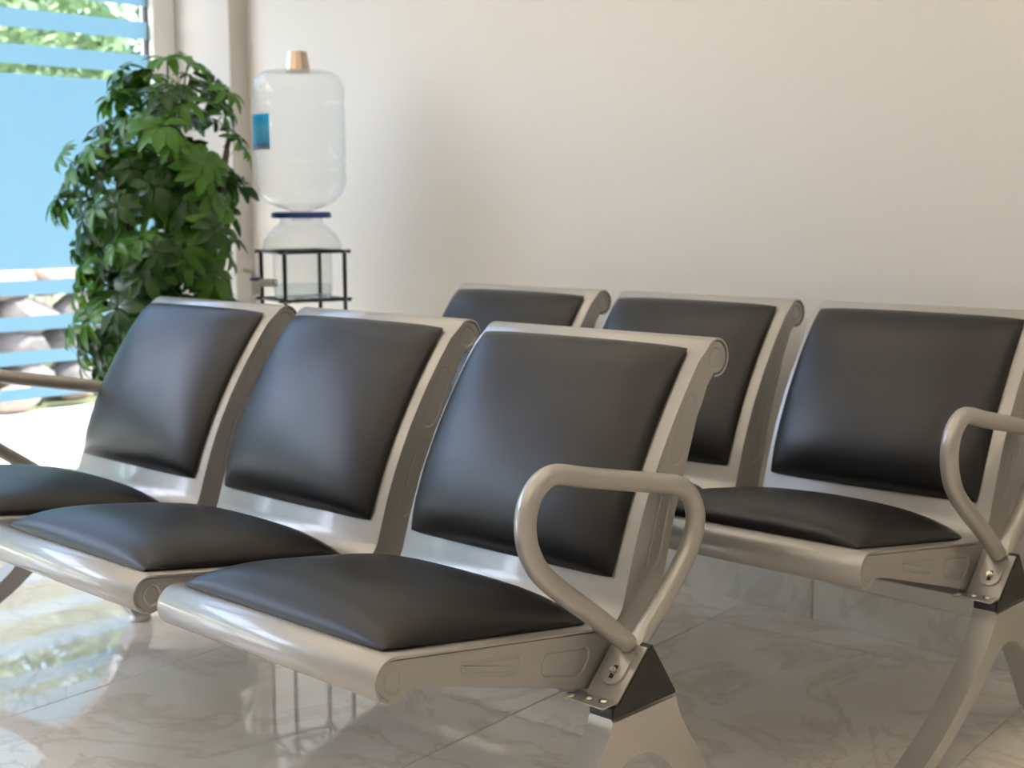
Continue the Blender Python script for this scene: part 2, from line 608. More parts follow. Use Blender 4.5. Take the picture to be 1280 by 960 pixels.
# ------------------------------------------------------------------ benches
W, P = 0.50, 0.5669
Cf, RF = Vector((0.0275, 0.4235)), 0.031
Ct, RT_ = Vector((0.734, 0.777)), 0.032
def back_y(z):
    t = z-0.4361
    return 0.4995+0.27*t+0.79*t*t

def shell_path():
    """front edge of the steel shell in the side view (y, z): front roll, seat, knee, back, top roll"""
    pts = []
    n = 22
    for k in range(n+1):
        a = math.radians(-105 - (278-105)*k/n)
        pts.append((Cf.x+RF*math.cos(a), Cf.y+RF*math.sin(a)))
    p0 = Vector(pts[-1])
    knee = Vector((0.4835, 0.3885))
    mid = [tuple(p0.lerp(knee, t)) for t in (0.25, 0.5, 0.75)]
    pts += mid
    back = [(back_y(zz), zz) for zz in (0.46, 0.50, 0.54, 0.58, 0.62, 0.66, 0.70, 0.74, 0.775)]
    kn = round_path([mid[-1], tuple(knee), back[0]], 0.04, 8)
    pts += kn[1:-1]
    pts += back
    m = 20
    for k in range(m+1):
        a = math.radians(139 - (139+104)*k/m)
        pts.append((Ct.x+RT_*math.cos(a), Ct.y+RT_*math.sin(a)))
    return pts
SHELL = shell_path()

def offset_path(pts, d):
    out = []
    n = len(pts)
    for i in range(n):
        a, b = Vector(pts[max(i-1, 0)]), Vector(pts[min(i+1, n-1)])
        t = (b-a).normalized()
        out.append((pts[i][0]+t.y*d, pts[i][1]-t.x*d))
    return out

def make_shell():
    bm = bmesh.new()
    inner = offset_path(SHELL, 0.0045)
    mid = offset_path(SHELL, 0.0008)
    ring = []
    x0, x1 = -W, 0.0
    b = 0.0012
    # cross stations along x with tiny rounded outer edges
    st = [(x0, 1), (x0+b, 0), (x1-b, 0), (x1, 1)]
    grid_o = [[bm.verts.new((x, *((mid if k else SHELL)[i]))) for x, k in st] for i in range(len(SHELL))]
    grid_i = [[bm.verts.new((x, *inner[i])) for x in (x0, x1)] for i in range(len(SHELL))]
    n = len(SHELL)
    for i in range(n-1):
        for j in range(3):
            bm.faces.new((grid_o[i][j], grid_o[i][j+1], grid_o[i+1][j+1], grid_o[i+1][j]))
        bm.faces.new((grid_i[i][0], grid_i[i+1][0], grid_i[i+1][1], grid_i[i][1]))
        bm.faces.new((grid_o[i][0], grid_o[i+1][0], grid_i[i+1][0], grid_i[i][0]))
        bm.faces.new((grid_o[i][3], grid_i[i][1], grid_i[i+1][1], grid_o[i+1][3]))
    for i in (0, n-1):
        bm.faces.new((*grid_o[i], grid_i[i][1], grid_i[i][0]))
    return mesh_from('seat', bm, M_METAL, True, 40)

# side panel outline: inside the shell, then down the rear edge and along the underside
def panel_outline():
    top = offset_path(SHELL, 0.0064)
    rear = [(0.7086, 0.7323), (0.697, 0.708), (0.6832, 0.6871), (0.6665, 0.6429), (0.6495, 0.6013), (0.634, 0.560), (0.6205, 0.522),
            (0.609, 0.482), (0.598, 0.44), (0.584, 0.395), (0.566, 0.350), (0.540, 0.308), (0.4205, 0.3044), (0.3605, 0.3221),
            (0.100, 0.3955), (0.0703, 0.4024), (0.058, 0.4035)]
    rear += [(Cf.x+RF*math.cos(math.radians(a)), Cf.y+RF*math.sin(math.radians(a))) for a in (-42, -56, -70, -84, -97)]
    return top+rear

def ring_pts(c, r, k=20, sx=1.0):
    return [(c[0]+r*sx*math.cos(2*PI*i/k), c[1]+r*math.sin(2*PI*i/k)) for i in range(k)]

def rounded(poly, r, seg=4):
    out = []
    n = len(poly)
    for i in range(n):
        p, a, b = Vector(poly[i]), Vector(poly[i-1]), Vector(poly[(i+1) % n])
        d = min(r, (a-p).length*0.45, (b-p).length*0.45)
        q0, q1 = p+(a-p).normalized()*d, p+(b-p).normalized()*d
        for k in range(seg+1):
            t = k/seg
            out.append(tuple(q0*(1-t)**2+p*2*t*(1-t)+q1*t*t))
    return out

def slot(z0, z1, w0, w1, n=8):
    """long slot lying inside the back part of the side panel"""
    A, B = [], []
    for k in range(n+1):
        zz = z0+(z1-z0)*k/n
        y = back_y(zz)+0.040+0.002*math.sin(k)*0
        w = w0+(w1-w0)*k/n
        A.append((y-w, zz))
        B.append((y+w, zz))
    return rounded(A+B[::-1], 0.012, 4)

EMBOSS = [
    ring_pts((0.0300, 0.4215), 0.0185, 22, 0.92),
    ring_pts((0.7310, 0.7755), 0.0195, 22, 1.0),
    rounded([(0.1475, 0.4165), (0.2691, 0.3975), (0.2725, 0.382), (0.2576, 0.3676), (0.1502, 0.3962)], 0.011),
    rounded([(0.3204, 0.3890), (0.4150, 0.3735), (0.4184, 0.3545), (0.3965, 0.3294), (0.3117, 0.3512), (0.3092, 0.3681)], 0.014),
    rounded([(0.664, 0.7275), (0.682, 0.7205), (0.6818, 0.700), (0.6647, 0.656), (0.6430, 0.6166), (0.6212, 0.6125), (0.608, 0.6237), (0.6162, 0.649), (0.6372, 0.6967)], 0.012),
    rounded([(0.600, 0.596), (0.626, 0.592), (0.606, 0.530), (0.586, 0.462), (0.560, 0.452), (0.551, 0.466), (0.572, 0.532)], 0.012),
]

def make_panel(x_face, side):
    """pressed steel end plate; side=+1 faces +x"""
    bm = bmesh.new()
    def loop(pts, x):
        vs = [bm.verts.new((x, y, z)) for y, z in pts]
        es = [bm.edges.new((vs[i-1], vs[i])) for i in range(len(vs))]
        return vs, es
    ov, oe = loop(panel_outline(), x_face)
    edges = list(oe)
    holes = []
    for h in EMBOSS:
        hv, he = loop(h, x_face)
        edges += he
        holes.append((hv, he, h))
    bmesh.ops.triangle_fill(bm, use_beauty=True, use_dissolve=False, edges=edges)
    for hv, he, h in holes:
        cx = sum(p[0] for p in h)/len(h)
        cz = sum(p[1] for p in h)/len(h)
        # groove round the pressed field: down, then the field slightly lower than the plate
        prev = hv
        for ins, dep in ((0.0014, 0.0010), (0.0028, 0.0019), (0.0042, 0.0019), (0.0060, 0.0010)):
            cur = []
            for k, (y, z) in enumerate(h):
                a, b = Vector(h[k-1]), Vector(h[(k+1) % len(h)])
                t = (b-a).normalized()
                nrm = Vector((-t.y, t.x))
                if nrm.dot(Vector((cx-y, cz-z))) < 0:
                    nrm = -nrm
                cur.append(bm.verts.new((x_face-side*dep, y+nrm.x*ins, z+nrm.y*ins)))
            n = len(h)
            for k in range(n):
                bm.faces.new((prev[k-1], prev[k], cur[k], cur[k-1]))
            prev = cur
        bm.faces.new(prev)
    # return flange behind the outline
    bv = [bm.verts.new((x_face-side*0.016, y, z)) for y, z in panel_outline()]
    n = len(bv)
    for k in range(n):
        bm.faces.new((ov[k-1], ov[k], bv[k], bv[k-1]))
    bmesh.ops.triangle_fill(bm, use_beauty=True, use_dissolve=False, edges=[bm.edges.new((bv[k-1], bv[k])) if not bm.edges.get((bv[k-1], bv[k])) else bm.edges.get((bv[k-1], bv[k])) for k in range(n)])
    return mesh_from('side_panel', bm, M_METAL, True, 14)

def cushion(base, x0, x1, T, crown, p_s, p_t, pw, name, dip=0.0, nu=34, nv=34, seed=0):
    """padded cushion lying on the (y,z) base curve between x0 and x1"""
    B = [Vector(b) for b in base]
    L = [0.0]
    for a, b in zip(B, B[1:]):
        L.append(L[-1]+(b-a).length)
    def at(t):
        d = t*L[-1]
        for k in range(len(B)-1):
            if d <= L[k+1] or k == len(B)-2:
                s = (d-L[k])/(L[k+1]-L[k])
                p = B[k].lerp(B[k+1], s)
                a, b = B[max(k-1, 0)], B[min(k+2, len(B)-1)]
                tt = (b-a).normalized()
                return p, Vector((-tt.y, tt.x))
    rnd = random.Random(seed)
    ph = [rnd.uniform(0, 6.28) for _ in range(6)]
    bm = bmesh.new()
    def dist(k, n):
        u = -1+2*k/n
        return math.copysign(1-(1-abs(u))**1.7, u) if u else 0.0
    top = []
    bot = []
    for j in range(nv+1):
        t = dist(j, nv)
        rt_, rb = [], []
        for i in range(nu+1):
            s = dist(i, nu)
            # pull the corners in a little
            cs = s*(1-0.010*abs(t)**14)
            ct = t*(1-0.010*abs(s)**14)
            # edges bow outward a little between the corners, as stuffed covers do
            bow_s = 1+0.006*(1-t*t)
            bow_t = 1+0.006*(1-s*s)
            p, nn = at(min(1, max(0, 0.5+0.5*ct)))
            ext = (bow_t-1)*ct*L[-1]*0.5
            tang = Vector((nn.y, -nn.x))
            p = p+tang*ext
            x = (x0+x1)/2+(x1-x0)/2*cs*bow_s
            es = max(0.0, 1-abs(s)**p_s)
            et = max(0.0, 1-abs(t)**p_t)
            h = T*(es**pw)*(et**pw)*(1-crown+crown*(1-s*s)*(1-t*t))
            h *= 1-dip*math.exp(-((s)**2+(t)**2)/0.25)
            h += 0.0006*math.sin(7*s+ph[0])*math.sin(6*t+ph[1])*es*et
            rt_.append(bm.verts.new((x, p.x+nn.x*(h+0.0045), p.y+nn.y*(h+0.0045))))
            edge = i in (0, nu) or j in (0, nv)
            rb.append(rt_[-1] if False else bm.verts.new((x-(0.004*s if edge else 0), p.x+nn.x*0.0004, p.y+nn.y*0.0004)) if edge else None)
        top.append(rt_)
        bot.append(rb)
    for j in range(nv):
        for i in range(nu):
            bm.faces.new((top[j][i], top[j][i+1], top[j+1][i+1], top[j+1][i]))
    per = [(0, i) for i in range(nu)]+[(j, nu) for j in range(nv)]+[(nv, i) for i in range(nu, 0, -1)]+[(j, 0) for j in range(nv, 0, -1)]
    m = len(per)
    for k in range(m):
        a, b = per[k], per[(k+1) % m]
        bm.faces.new((top[a[0]][a[1]], bot[a[0]][a[1]], bot[b[0]][b[1]], top[b[0]][b[1]]))
    bm.faces.new([bot[a][b] for a, b in per])
    return mesh_from(name, bm, M_LEATHER, True, 60)

p_front = Vector((0.0319, 0.4542))
p_knee = Vector((0.4835, 0.3885))
seat_base = [tuple(p_front.lerp(p_knee, t)) for t in (0.0, 0.2, 0.4, 0.6, 0.8, 0.895)]
back_base = [(back_y(zz), zz) for zz in [0.452+(0.792-0.452)*k/12 for k in range(13)]]

SHELL_ME = make_shell()
PANEL_R = make_panel(-0.0022, 1)
PANEL_L = make_panel(-W+0.0022, -1)
SEAT_C = cushion(seat_base, -0.481, -0.022, 0.055, 0.20, 4.0, 4.5, 0.50, 'seat_cushion', seed=1)
BACK_C = cushion(back_base, -0.486, -0.026, 0.046, 0.22, 3.8, 6.0, 0.55, 'back_cushion', seed=2)

# armrest
AX = 0.033
def arm_mesh():
    bm = bmesh.new()
    raw = [(0.462, 0.374), (0.392, 0.428), (0.3185, 0.4805), (0.272, 0.518), (0.247, 0.555), (0.2395, 0.592), (0.248, 0.625), (0.272, 0.647), (0.304, 0.6525),
           (0.370, 0.6385), (0.450, 0.6225), (0.535, 0.6055), (0.585, 0.594), (0.617, 0.573), (0.632, 0.543), (0.627, 0.510), (0.605, 0.476), (0.560, 0.430), (0.515, 0.392), (0.485, 0.371), (0.462, 0.352)]
    path = catmull([Vector((AX, y, z)) for y, z in raw], 5)
    n = len(path)
    R = 0.0158
    def sec(i):
        r = R
        k = n-1-i
        fl = max(0.0, 1-k/9.0)          # the rear end is pressed flat into a tab
        a = r*(1+0.25*fl)
        b = r*(1-0.72*fl)
        return [(a*math.cos(2*PI*q/14), b*math.sin(2*PI*q/14)) for q in range(14)]
    add_sweep(bm, path, sec)
    # rounded bolt tab on the sloping face of the beam
    d = Vector((0, 0.721, 0.693))
    nn = Vector((0, -0.693, 0.721))
    o = Vector((AX, 0.4395, 0.3345))
    out = []
    for k in range(13):
        a = PI+PI*k/12
        out.append((0.0205*math.cos(a), -0.004+0.0215*math.sin(a)))
    out += [(0.0205, 0.036), (-0.0205, 0.036)]
    lo = [bm.verts.new(o+Vector((a, 0, 0))+d*b+nn*0.004) for a, b in out]
    hi = [bm.verts.new(o+Vector((a*0.94, 0, 0))+d*b*0.97+nn*0.0085) for a, b in out]
    m = len(out)
    bm.faces.new(hi)
    bm.faces.new(list(reversed(lo)))
    for k in range(m):
        bm.faces.new((lo[k-1], lo[k], hi[k], hi[k-1]))
    return mesh_from('armrest', bm, M_ARM, True, 40)

def bracket_mesh():
    bm = bmesh.new()
    d = Vector((0, 0.721, 0.693))
    nn = Vector((0, -0.693, 0.721))
    o = Vector((0, 0.4035, 0.3005))
    def slab(x0, x1, b0, b1, h0, h1):
        vs = [bm.verts.new(o+Vector((x, 0, 0))+d*b+nn*h) for h in (h0, h1) for x, b in ((x0, b0), (x1, b0), (x1, b1), (x0, b1))]
        for q in ((3, 2, 1, 0), (4, 5, 6, 7), (0, 1, 5, 4), (1, 2, 6, 5), (2, 3, 7, 6), (3, 0, 4, 7)):
            bm.faces.new([vs[i] for i in q])
    slab(0.002, 0.0635, -0.004, 0.098, 0.001, 0.004)
    add_box(bm, -0.012, 0.0635, 0.369, 0.4065, 0.3028, 0.3058, 0.0008, 1)
    return mesh_from('mounting_bracket', bm, M_METAL, False)

def bolt_mesh():
    bm = bmesh.new()
    nn = Vector((0, -0.693, 0.721))
    o = Vector((AX, 0.4365, 0.3315))
    add_cyl(bm, o+nn*0.004, o+nn*0.0135, 0.0062, 6)
    add_cyl(bm, o+nn*0.0135, o+nn*0.0175, 0.0040, 12)
    return mesh_from('bolt', bm, M_BOLT, True, 30)

def bolt_slot_mesh():
    bm = bmesh.new()
    d = Vector((0, 0.721, 0.693))
    nn = Vector((0, -0.693, 0.721))
    o = Vector((AX, 0.4365, 0.3315))
    add_sweep(bm, [o-d*0.011+nn*0.0086, o+d*0.011+nn*0.0086], lambda i: [(0.0036, 0.0003), (0.0036, -0.0003), (-0.0036, -0.0003), (-0.0036, 0.0003)])
    return mesh_from('bolt_slot', bm, M_PLASTIC, False)

def screw_mesh():
    bm = bmesh.new()
    add_lathe(bm, [(0.0078, 0.0), (0.0078, 0.0015), (0.006, 0.0035), (0.0025, 0.0045)], 14, cap_top=True, cap_bot=True)
    return mesh_from('screw', bm, M_BOLT, True, 40)

def prism(bm, poly, x0, x1):
    a = [bm.verts.new((x0, y, z)) for y, z in poly]
    b = [bm.verts.new((x1, y, z)) for y, z in poly]
    bm.faces.new(a)
    bm.faces.new(list(reversed(b)))
    n = len(poly)
    for k in range(n):
        bm.faces.new((a[k-1], b[k-1], b[k], a[k]))

LEG_X = 0.043
def leg_mesh():
    bm = bmesh.new()
    front = catmull([(0.390, 0.2835, 0), (0.3845, 0.266, 0), (0.366, 0.240, 0), (0.340, 0.212, 0), (0.308, 0.184, 0), (0.214, 0.121, 0), (0.115, 0.074, 0), (0.030, 0.045, 0), (-0.014, 0.036, 0)], 3)
    inner = catmull([(0.060, 0.026, 0), (0.130, 0.048, 0), (0.232, 0.094, 0), (0.328, 0.148, 0), (0.378, 0.185, 0), (0.412, 0.206, 0), (0.445, 0.213, 0), (0.479, 0.207, 0), (0.509, 0.189, 0), (0.534, 0.166, 0), (0.566, 0.124, 0), (0.602, 0.072, 0), (0.630, 0.030, 0)], 3)
    rear = catmull([(0.692, 0.034, 0), (0.657, 0.087, 0), (0.629, 0.136, 0), (0.608, 0.167, 0), (0.575, 0.212, 0), (0.551, 0.250, 0), (0.5405, 0.2835, 0)], 3)
    poly = [(p.x, p.y) for p in front]+[(-0.020, 0.026), (-0.016, 0.016), (0.040, 0.016)]+[(p.x, p.y) for p in inner]+[(0.640, 0.016), (0.690, 0.016)]+[(p.x, p.y) for p in rear]
    prism(bm, poly, LEG_X-0.0228, LEG_X+0.0228)
    rim = [e for e in bm.edges if abs(e.verts[0].co.x-e.verts[1].co.x) < 1e-6]
    bmesh.ops.bevel(bm, geom=rim, offset=0.0065, segments=3, affect='EDGES', clamp_overlap=True)
    bmesh.ops.triangulate(bm, faces=[f for f in bm.faces if len(f.verts) > 4])
    return mesh_from('leg', bm, M_CAST, True, 40)

def glide_mesh():
    bm = bmesh.new()
    add_lathe(bm, [(0.020, 0.0), (0.026, 0.003), (0.027, 0.010), (0.022, 0.017), (0.010, 0.021)], 24, cap_top=True, cap_bot=True)
    return mesh_from('foot_glide', bm, M_GLIDE, True, 50)

def cap_mesh():
    bm = bmesh.new()
    prism(bm, [(0.387, 0.2835), (0.387, 0.301), (0.4045, 0.3015), (0.4785, 0.3735), (0.4815, 0.3740), (0.5400, 0.288), (0.5400, 0.2835)], 0.0225, 0.0665)
    bmesh.ops.bevel(bm, geom=bm.edges[:], offset=0.0012, segments=2, affect='EDGES')
    return mesh_from('end_cap', bm, M_PLASTIC, True, 40)

def beam_mesh():
    bm = bmesh.new()
    prism(bm, [(0.404, 0.296), (0.478, 0.3705), (0.4815, 0.3705), (0.536, 0.296)], -(2*P+W)-0.021, 0.021)
    return mesh_from('beam', bm, M_BEAM, False)

def mirror(me, name):
    """the same shape for the far end of the bench"""
    c = me.copy()
    c.name = name
    bm = bmesh.new()
    bm.from_mesh(c)
    for v in bm.verts:
        v.co.x = -(2*P+W)-v.co.x
    bmesh.ops.reverse_faces(bm, faces=bm.faces[:])
    bm.to_mesh(c)
    bm.free()
    return c

ARM, BRK, BOLT, SLOT, SCREW, LEG, GLIDE, CAP, BEAM = arm_mesh(), bracket_mesh(), bolt_mesh(), bolt_slot_mesh(), screw_mesh(), leg_mesh(), glide_mesh(), cap_mesh(), beam_mesh()
ENDS = [(ARM, BRK, BOLT, SLOT, LEG, CAP), tuple(mirror(m, m.name) for m in (ARM, BRK, BOLT, SLOT, LEG, CAP))]
BX, BY = -(2*P+W)/2, 0.465

def make_bench():
    root = empty('waiting_bench', (BX, BY, 0))
    for i in range(3):
        s = link('seat', SHELL_ME, root, (-i*P-BX, -BY, 0))
        link('side_panel', PANEL_R, s)
        link('side_panel', PANEL_L, s)
        link('seat_cushion', SEAT_C, s)
        link('back_cushion', BACK_C, s)
    b = link('beam', BEAM, root, (-BX, -BY, 0))
    for side, (arm, brk, bolt, slot_, leg, cap) in enumerate(ENDS):
        a = link('armrest', arm, root, (-BX, -BY, 0))
        link('mounting_bracket', brk, a)
        link('bolt_slot', slot_, a)
        link('bolt', bolt, a)
        for sx, sy in ((0.022, 0.386), (0.046, 0.391), (-0.004, 0.377)):
            xx = sx if side == 0 else -(2*P+W)-sx
            link('screw', SCREW, a, (xx, sy, 0.3058))
        l = link('leg', leg, root, (-BX, -BY, 0))
        xx = LEG_X if side == 0 else -(2*P+W)-LEG_X
        link('foot_glide', GLIDE, l, (xx, 0.014, 0.0))
        link('foot_glide', GLIDE, l, (xx, 0.664, 0.0))
        link('end_cap', cap, b)
    return root

def copy_tree(o, parent=None):
    c = o.copy()
    COL.objects.link(c)
    if parent:
        c.parent = parent
    for ch in list(o.children):
        copy_tree(ch, c)
    return c

bench = make_bench()
tag(bench, 'three-seat silver bench with black padded seats, front row, farther from the cream wall', 'bench', 'waiting room benches')
bench2 = copy_tree(bench)
rz2 = 0.00833
off = Vector((BX*math.cos(rz2)-BY*math.sin(rz2)+0.1905, BX*math.sin(rz2)+BY*math.cos(rz2)+0.8740, 0))
bench2.location = off
bench2.rotation_euler = (0, 0, rz2)
tag(bench2, 'three-seat silver bench with black padded seats, back row, along the cream wall', 'bench', 'waiting room benches')

# ------------------------------------------------------------------ water dispenser
WX, WY = -2.165, 1.58
RB = 0.1425
# rack on tall wire legs
rack = tag(empty('wire_rack', (WX, WY, 0), math.radians(-15.6)), 'black wire rack on tall legs holding the clear jar beside the plant', 'rack')
hw = 0.100
for z, nm in ((0.885, 'upper_frame'), (0.735, 'lower_frame')):
    bm = bmesh.new()
    add_tube(bm, [(-hw-0.035, -hw, z), (hw+0.035, -hw, z)], 0.0055, 8)
    add_tube(bm, [(-hw-0.035, hw, z), (hw+0.035, hw, z)], 0.0055, 8)
    add_tube(bm, [(-hw, -hw-0.02, z), (-hw, hw+0.02, z)], 0.0055, 8)
    add_tube(bm, [(hw, -hw-0.02, z), (hw, hw+0.02, z)], 0.0055, 8)
    if nm == 'lower_frame':
        for k in range(3):
            yy = -0.06+0.06*k
            add_tube(bm, [(-hw, yy, 0.732), (hw, yy, 0.732)], 0.004, 8)
    link(nm, mesh_from(nm, bm, M_WIRE), rack)
bm = bmesh.new()
add_tube(bm, [(0, 0, 0.0), (0, 0, 0.89)], 0.0065, 10)
leg_me = mesh_from('leg', bm, M_WIRE)
for sx in (-1, 1):
    for sy in (-1, 1):
        link('leg', leg_me, rack, (sx*hw, sy*hw, 0))
# jar with tap
jar = tag(empty('dispenser_jar', (WX, WY, 0.7365)), 'squat clear water jar with white tap inside the black wire rack', 'jar')
bm = bmesh.new()
add_lathe(bm, [(0.03, 0.001), (0.082, 0.002), (0.090, 0.010), (0.0925, 0.03), (0.0925, 0.135), (0.100, 0.1545), (0.122, 0.1555), (0.126, 0.162), (0.120, 0.182), (0.104, 0.205), (0.082, 0.226), (0.068, 0.237), (0.066, 0.252)], 48)
link('body', mesh_from('body', bm, M_JAR, True, 60), jar)
bm = bmesh.new()
add_lathe(bm, [(0.02, 0.004), (0.080, 0.006), (0.087, 0.014), (0.0895, 0.03), (0.0895, 0.044), (0.001, 0.0441)], 40)
tag(link('water', mesh_from('water', bm, M_WATER, True, 40), jar), 'shallow water left in the jar')
bm = bmesh.new()
add_lathe(bm, [(0.060, 0.252), (0.092, 0.2525), (0.094, 0.258), (0.092, 0.270), (0.080, 0.272), (0.060, 0.272)], 40)
tag(link('collar', mesh_from('collar', bm, M_BLUE, True, 40), jar), 'blue plastic collar')
bm = bmesh.new()
ta = math.radians(214)
td = Vector((math.cos(ta), math.sin(ta), 0))
add_cyl(bm, td*0.088+Vector((0, 0, 0.048)), td*0.165+Vector((0, 0, 0.048)), 0.013, 14)
add_cyl(bm, td*0.158+Vector((0, 0, 0.010)), td*0.158+Vector((0, 0, 0.070)), 0.016, 14)
add_tube(bm, [td*0.158+Vector((0, 0, 0.070)), td*0.170+Vector((0, 0, 0.084)), td*0.195+Vector((0, 0, 0.088))], 0.008, 10)
tp = link('tap', mesh_from('tap', bm, M_TAP, True, 40), jar)
bm = bmesh.new()
add_cyl(bm, td*0.158+Vector((0, 0, 0.056)), td*0.158+Vector((0, 0, 0.064)), 0.0175, 16)
tag(link('ring', mesh_from('ring', bm, M_BLUE, True, 40), tp), 'blue ring round the tap')

# upturned bottle
bot = tag(empty('water_bottle', (WX, WY, 1.0095)), 'large clear ribbed water bottle upturned on the jar, blue label on its side', 'bottle')
bm = bmesh.new()
H_ = 0.432
prof = [(0.030, -0.030), (0.031, 0.0), (0.040, 0.004), (0.075, 0.014), (0.106, 0.030), (0.128, 0.052), (0.139, 0.078), (0.1425, 0.098)]
for zc in (0.125, 0.160, 0.335):
    prof += [(0.1425, zc-0.014), (0.1405, zc-0.006), (0.1385, zc), (0.1405, zc+0.006), (0.1425, zc+0.014)]
prof += [(0.1425, 0.352), (0.142, 0.375), (0.137, 0.397), (0.126, 0.415), (0.110, 0.427), (0.085, 0.431), (0.060, 0.430), (0.035, 0.426), (0.002, 0.424)]
add_lathe(bm, prof, 56)
link('body', mesh_from('body', bm, M_PET, True, 60), bot)
bm = bmesh.new()
rings = []
for k in range(9):
    a = math.radians(240+44*k/8)
    rings.append([bm.verts.new(((RB+0.0012)*math.cos(a), (RB+0.0012)*math.sin(a), z)) for z in (0.188, 0.296)])
for a, b in zip(rings, rings[1:]):
    bm.faces.new((a[0], b[0], b[1], a[1]))
tag(link('label', mesh_from('label', bm, M_LABEL), bot), 'blue paper label')
# steel tumbler on top
cup = empty('tumbler', (WX, WY, 1.4365))
tag(cup, 'small tapered steel tumbler upside down on top of the water bottle', 'cup')
bm = bmesh.new()
add_lathe(bm, [(0.0385, 0.002), (0.040, 0.004), (0.039, 0.008), (0.0305, 0.060), (0.0295, 0.0635), (0.026, 0.0640), (0.024, 0.062)], 32, cap_top=True)
link('body', mesh_from('body', bm, M_CUP, True, 40), cup)

# ------------------------------------------------------------------ potted plant
PX, PY = -2.29, 1.19
plant = tag(empty('umbrella_plant', (PX, PY, 0)), 'tall bushy green umbrella plant in a pot between the window and the water bottle', 'plant')
bm = bmesh.new()
add_lathe(bm, [(0.11, 0.0), (0.135, 0.01), (0.165, 0.25), (0.175, 0.27), (0.175, 0.29), (0.160, 0.29), (0.155, 0.25)], 36, cap_bot=True)
link('pot', mesh_from('pot', bm, M_POT, True, 40), plant)
bm = bmesh.new()
add_lathe(bm, [(0.156, 0.262), (0.08, 0.268), (0.002, 0.27)], 24)
link('soil', mesh_from('soil', bm, M_SOIL, True, 60), plant)
rp = random.Random(11)
def leaf_mesh(seed, m):
    r = random.Random(seed)
    bm = bmesh.new()
    nl = r.choice((7, 8, 8, 9))
    for k in range(nl):
        a = 2*PI*k/nl+r.uniform(-0.18, 0.18)
        Ln = r.uniform(0.072, 0.105)
        wd = Ln*r.uniform(0.17, 0.23)
        droop = r.uniform(0.3, 0.85)
        d = Vector((math.cos(a), math.sin(a), 0))
        s = Vector((-math.sin(a), math.cos(a), 0))
        rows = []
        for t, w in ((0.10, 0.05), (0.30, 0.55), (0.55, 1.0), (0.80, 0.80), (0.95, 0.30), (1.0, 0.02)):
            c = d*(Ln*t)+Vector((0, 0, 0.02*t-droop*Ln*t*t))
            rows.append((bm.verts.new(c-s*wd*w+Vector((0, 0, 0.006*w))), bm.verts.new(c), bm.verts.new(c+s*wd*w+Vector((0, 0, 0.006*w)))))
        for A, B in zip(rows, rows[1:]):
            bm.faces.new((A[0], A[1], B[1], B[0]))
            bm.faces.new((A[1], A[2], B[2], B[1]))
    # stalk
    add_tube(bm, [(0, 0, 0.002), (0.004, 0, -0.04), (0.014, 0, -0.085)], 0.0018, 4)
    return mesh_from('leaf', bm, m, True, 60)
LEAVES = [leaf_mesh(k, M_LEAF) for k in range(5)]+[leaf_mesh(k+20, M_LEAF_D) for k in range(4)]
# stems
for k in range(6):
    a = 2*PI*k/6+0.4
    top = Vector((0.20*math.cos(a), 0.20*math.sin(a), rp.uniform(1.0, 1.42)))
    pts = [Vector((0.04*math.cos(a), 0.04*math.sin(a), 0.25)), Vector((0.08*math.cos(a), 0.08*math.sin(a), 0.6)), Vector((0.14*math.cos(a+0.2), 0.14*math.sin(a+0.2), 0.95)), top]
    bm = bmesh.new()
    add_tube(bm, catmull(pts, 5), 0.008, 7)
    link('stem', mesh_from('stem', bm, M_STEM), plant)
def crown_r(z):
    # outline of the crown by height
    tab = ((0.40, 0.22), (0.55, 0.28), (0.75, 0.285), (0.95, 0.27), (1.1, 0.255), (1.25, 0.245), (1.36, 0.20), (1.45, 0.08))
    for (a, b), (c, d) in zip(tab, tab[1:]):
        if a <= z <= c:
            return b+(d-b)*(z-a)/(c-a)
    return 0.05
from mathutils import Quaternion
spots = []
tips = []
while len(tips) < 104:
    z = rp.uniform(0.40, 1.42)
    R = crown_r(z)
    if rp.random() > R/0.28:
        continue
    a = rp.uniform(0, 2*PI)
    rr = R*math.sqrt(rp.uniform(0.12, 1.0))*rp.uniform(0.9, 1.12)
    p = Vector((rr*math.cos(a), rr*math.sin(a), z))
    if any((p-t).length < 0.055 for t in tips):
        continue
    tips.append(p)
for t in tips:
    rr = math.hypot(t.x, t.y)
    for _ in range(rp.choice((4, 4, 5, 5)) - (2 if t.z > 1.15 else 0)):
        off = Vector((rp.uniform(-1, 1), rp.uniform(-1, 1), rp.uniform(-0.8, 0.8)))*0.055
        p = t+off
        if math.hypot(p.x+PX-WX, p.y+PY-WY) < 0.225:
            continue
        out = Vector((t.x/0.28*1.1, t.y/0.28*1.1, 0.65+0.5*(t.z-0.9)))+off*9+Vector((rp.uniform(-.25, .25), rp.uniform(-.25, .25), rp.uniform(-.2, .2)))
        q = out.to_track_quat('Z', 'Y') @ Quaternion((0, 0, 1), rp.uniform(0, 6.28))
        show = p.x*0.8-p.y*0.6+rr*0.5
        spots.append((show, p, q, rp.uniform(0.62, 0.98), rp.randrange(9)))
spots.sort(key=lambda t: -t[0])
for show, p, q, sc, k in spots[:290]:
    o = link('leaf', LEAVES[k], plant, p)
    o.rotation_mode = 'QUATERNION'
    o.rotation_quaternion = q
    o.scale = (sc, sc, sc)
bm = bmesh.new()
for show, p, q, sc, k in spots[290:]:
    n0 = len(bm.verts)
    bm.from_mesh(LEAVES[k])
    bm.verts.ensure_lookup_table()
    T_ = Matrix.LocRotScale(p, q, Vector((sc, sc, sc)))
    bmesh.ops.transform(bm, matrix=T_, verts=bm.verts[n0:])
tag(link('foliage', mesh_from('foliage', bm, M_LEAF_D, True, 60), plant), kind='stuff')
